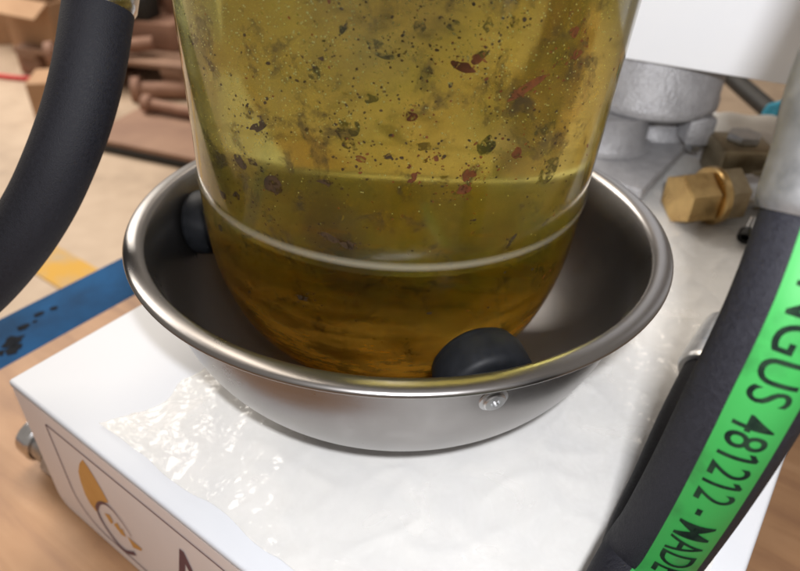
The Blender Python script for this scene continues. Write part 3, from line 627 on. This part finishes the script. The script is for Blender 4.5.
MB().box((-0.021, -0.020, 0.0035), (0.021, 0.020, 0.034)).build('block', M['dull_brass'], el, bevel=0.004)
MB().lathe(hexp(0.013, 0.0342, 0.040), 6).build('hex_cap', M['zinc'], el, sharp=20)

sc_ = thing('loose_screw', (0.236, 0.117, 0.0055), 'small socket screw lying on the film beside the striped hose', 'screw')
SD = Vector((0.55, 0.80, 0.42)).normalized(); SM = axis_m((0, 0, 0.002), SD)
MB().lathe([(0, 0), (0.0030, 0), (0.0030, 0.0015), (0.0050, 0.0015), (0.0054, 0.0002), (0.0056, 0.0008), (0.0056, 0.0065), (0, 0.0065)][2:], 24, M=SM).build('head', M['dark_metal'], sc_, sharp=40)
pr = [(0, 0.0066)]
for k in range(11): pr += [(0.0033, 0.0068 + k*0.0012), (0.0027, 0.0074 + k*0.0012)]
pr += [(0, 0.0205)]
MB().lathe(pr, 20, M=SM).build('thread', M['chrome'], sc_)
nut = thing('loose_nut', (0.262, 0.135, 0.003), 'small tan nut lying beside the loose screw', 'nut')
MB().lathe([(0.0045, 0.0), (0.0095, 0.0), (0.0100, 0.0008), (0.0100, 0.0072), (0.0095, 0.008), (0.0045, 0.008)], 6, closed=True).build('nut_body', M['brass'], nut, sharp=20)

# ---------------------------------------------------------------- things behind, on the floor
def carton(name, loc, rz, sx, sy, sz, label, cat='carton', flap=True, mat='card', group=None):
    t = thing(name, loc, label, cat, rz, group)
    th = 0.006
    MB().box((-sx/2, -sy/2, 0.001), (sx/2, sy/2, th)).build('base', M[mat], t, smooth=False)
    for a, b in (((-sx/2, -sy/2, th), (sx/2, -sy/2+th, sz)), ((-sx/2, sy/2-th, th), (sx/2, sy/2, sz)), ((-sx/2, -sy/2+th, th), (-sx/2+th, sy/2-th, sz)), ((sx/2-th, -sy/2+th, th), (sx/2, sy/2-th, sz))):
        MB().box(a, b).build('side', M[mat], t, smooth=False)
    if flap:
        for s_ in (-1, 1):
            q = MB().add([(-sx/2, s_*sy/2, sz), (sx/2, s_*sy/2, sz), (sx/2, s_*(sy/2+sy*0.32), sz-0.05), (-sx/2, s_*(sy/2+sy*0.32), sz-0.05),
                          (-sx/2, s_*sy/2, sz+th), (sx/2, s_*sy/2, sz+th), (sx/2, s_*(sy/2+sy*0.32), sz-0.05+th), (-sx/2, s_*(sy/2+sy*0.32), sz-0.05+th)],
                         [(0,1,2,3),(4,7,6,5),(0,4,5,1),(1,5,6,2),(2,6,7,3),(3,7,4,0)]); q.build('flap', M[mat], t, smooth=False)
    else:
        MB().box((-sx/2, -sy/2, sz+0.0005), (sx/2, sy/2, sz+th)).build('top', M[mat], t, smooth=False)
    return t
carton('cardboard_carton', (-1.95, 3.55, ZF), R(18), 0.55, 0.45, 0.42, 'large brown cardboard carton standing at the far upper left')
carton('cardboard_carton', (-1.62, 2.92, ZF), R(-25), 0.30, 0.26, 0.34, 'open brown carton in front of the large carton, left of the plain hose')
carton('cardboard_carton', (-1.38, 2.36, ZF), R(12), 0.20, 0.18, 0.16, 'smallest brown carton on the floor just left of the plain hose', flap=False)
cab_p = crom([(-2.6, 3.4, ZF+0.012), (-2.35, 3.2, ZF+0.012), (-2.1, 2.9, ZF+0.012), (-1.9, 2.78, ZF+0.012), (-1.6, 2.75, ZF+0.012), (-1.3, 2.9, ZF+0.012)])
mbc = MB(); Path([tuple(q) for q in cab_p[::4]], (0, 0, 1)).tube(mbc, 0.011, 0, None, 10, 0.05)
tag(mbc.build('red_cable', M['red_cable']), 'thin red cable curving across the pale floor at far left', 'cable')

pal = thing('wooden_pallet', (-1.28, 2.95, ZF), 'brown wooden pallet loaded with a machine, between plain hose and vessel', 'pallet', R(-14))
for k in range(5): MB().box((-0.42, -0.30 + k*0.125, 0.125), (0.42, -0.20 + k*0.125, 0.147)).build('deck_board', M['card_dark'], pal, bevel=0.003)
for x in (-0.36, 0, 0.36):
    for y in (-0.24, 0.0, 0.24): MB().box((x-0.05, y-0.05, 0.023), (x+0.05, y+0.05, 0.102)).build('block', M['card_dark'], pal, bevel=0.003)
    MB().box((x-0.05, -0.30, 0.001), (x+0.05, 0.30, 0.022)).build('skid', M['card_dark'], pal, bevel=0.003)
    MB().box((x-0.05, -0.30, 0.1025), (x+0.05, 0.30, 0.1245)).build('stringer', M['card_dark'], pal, bevel=0.003)
mach = thing('rusty_machine', (-1.30, 3.02, ZF + 0.1475), 'rust brown machine with upright posts standing on the pallet', 'machine', R(-14))
MB().box((-0.36, -0.2, 0.0005), (0.34, 0.22, 0.12)).build('bed', M['rust'], mach, bevel=0.01)
for x in (-0.28, 0.02, 0.26): MB().box((x-0.035, -0.06, 0.1205), (x+0.035, 0.06, 0.75)).build('post', M['rust'], mach, bevel=0.01)
MB().lathe([(0, 0.1), (0.075, 0.1), (0.08, 0.105), (0.08, 0.30), (0.07, 0.31), (0, 0.31)], 28, M=axis_m((-0.13, -0.2, 0.21), (1, 0.3, 0))).build('motor', M['dark_metal'], mach, sharp=40)
MB().box((-0.34, 0.08, 0.12), (0.34, 0.10, 0.80)).build('back_plate', M['rust'], mach, bevel=0.004)
MB().box((0.06, -0.19, 0.1205), (0.22, -0.08, 0.22)).build('gearbox', M['dark_metal'], mach, bevel=0.01)
dp = thing('dark_plate', (-0.90, 2.12, ZF), 'dark grey flat plate lying on the floor in front of the pallet', 'plate', R(-20))
MB().box((-0.24, -0.16, 0.03), (0.26, 0.20, 0.05)).build('plate_top', M['card_dark'], dp, bevel=0.004)
MB().box((-0.24, -0.165, 0.001), (0.26, -0.125, 0.0295)).build('runner', M['dark_metal'], dp, bevel=0.004)
MB().box((-0.24, 0.15, 0.001), (0.26, 0.19, 0.0295)).build('runner', M['dark_metal'], dp, bevel=0.004)

def bar(name, p0, p1, r, mat, label, cat, n=14):
    t = thing(name, p0, label, cat); d = Vector(p1) - Vector(p0)
    MB().lathe([(0, 0), (r, 0), (r, d.length), (r*0.6, d.length), (0, d.length)], n, M=axis_m((0, 0, 0), d)).build('shaft', M[mat], t, sharp=40)
    MB().lathe([(0, -0.012), (r*1.6, -0.012), (r*1.6, 0.02), (0, 0.02)], n, M=axis_m((0, 0, 0), d)).build('flange', M[mat], t, sharp=40)
    return t
bar('iron_pipe', (-1.02, 2.30, ZF+0.085), (-0.62, 2.16, ZF+0.075), 0.022, 'rust', 'rusty brown pipe lying across the flat plate', 'pipe')
bar('iron_pipe', (-1.52, 2.62, ZF+0.17), (-1.10, 2.70, ZF+0.20), 0.03, 'rust', 'rusty pipe resting along the front of the pallet', 'pipe')
bar('iron_pipe', (-1.16, 2.56, ZF+0.04), (-0.80, 2.60, ZF+0.04), 0.035, 'rust', 'thick brown pipe on the floor between pallet and plate', 'pipe')
bar('iron_pipe', (-1.46, 2.80, ZF+0.18), (-1.38, 2.86, ZF+0.72), 0.028, 'dark_metal', 'dark upright pipe leaning on the rusty machine', 'pipe')
rod = thing('black_strut', (0.4708, 0.5067, -0.0698), 'black diagonal strut seen below the white housing at right', 'strut')
pst = Path([(-0.09, 0.30, 0.07), (-0.0556, 0.1907, 0.0415), (-0.0294, 0.1128, 0.0192), (0, 0, 0), (0.0216, -0.1089, -0.0138), (0.03, -0.16, -0.0185)], (0, 0, 1)); pst.tube(MB(), 0.0115, 0, None, 20, 0.02).build('rod', M['dark_metal'], rod)
pk = thing('paper_sack', (0.318, 0.300, 0.0008), 'white paper sack with green print lying on the far end of the lid', 'paper sack', R(-12))
sk = MB(); nn = 20
gv = []
for j in range(nn + 1):
    for i in range(nn + 1):
        x = -0.045 + 0.09*i/nn; y = -0.035 + 0.07*j/nn; e = min(i, nn-i, j, nn-j)/4.0; hgt = 0.004 + 0.012*min(1, e)**0.6 + 0.004*noise.noise(Vector((x*40, y*40, 0)))
        gv.append((x, y, hgt))
gv += [(x, y, 0.0) for x, y, z in gv]
n1 = (nn+1)**2; gf = []
for j in range(nn):
    for i in range(nn):
        a = j*(nn+1)+i; gf += [(a, a+1, a+nn+2, a+nn+1), (n1+a+nn+1, n1+a+nn+2, n1+a+1, n1+a)]
for i in range(nn):
    a = i; gf.append((n1+a, n1+a+1, a+1, a)); a = nn*(nn+1)+i; gf.append((a, a+1, n1+a+1, n1+a))
    a = i*(nn+1); gf.append((a, a+nn+1, n1+a+nn+1, n1+a)); a = i*(nn+1)+nn; gf.append((n1+a, n1+a+nn+1, a+nn+1, a))
sk.add(gv, gf); sk.build('sack', M['paper'], pk, sharp=80)
for x0, x1 in ((-0.026, -0.012), (0.004, 0.020)): MB().box((x0, -0.0370, 0.0015), (x1, -0.0348, 0.0065)).build('green_print', M['green_print'], pk, smooth=False)
rag = thing('rag_bundle', (0.365, 0.330, 0.0), 'small blue and orange rag bundle beside the paper sack', 'rag')
def lump(name, c, r, mat):
    ib = bmesh.new(); bmesh.ops.create_icosphere(ib, subdivisions=3, radius=1)
    for v in ib.verts:
        d = 1 + 0.45*noise.noise(v.co*1.6 + Vector(c)*30) + 0.15*noise.noise(v.co*5); v.co = Vector((v.co.x*r[0]*d, v.co.y*r[1]*d, max(-r[2]*0.95, v.co.z*r[2]*d))) + Vector(c)
    ib.verts.index_update(); q = MB(); q.add([v.co.copy() for v in ib.verts], [tuple(v.index for v in f.verts) for f in ib.faces]); ib.free()
    return q.build(name, mat, rag, sharp=180)
lump('blue_cloth', (-0.012, 0, 0.014), (0.015, 0.014, 0.014), M['cyan_cloth']); lump('orange_cloth', (0.016, 0.01, 0.012), (0.014, 0.014, 0.012), M['orange_cloth'])

for o in scene.objects:
    if o.type != 'MESH': continue
    if o.name == 'glass_wall': o.cycles.is_caustics_caster = True
    elif o.parent in (ves, oilo, dish, cab, pump) or o == fo: o.cycles.is_caustics_receiver = True
fl_.data.cycles.is_caustics_light = True
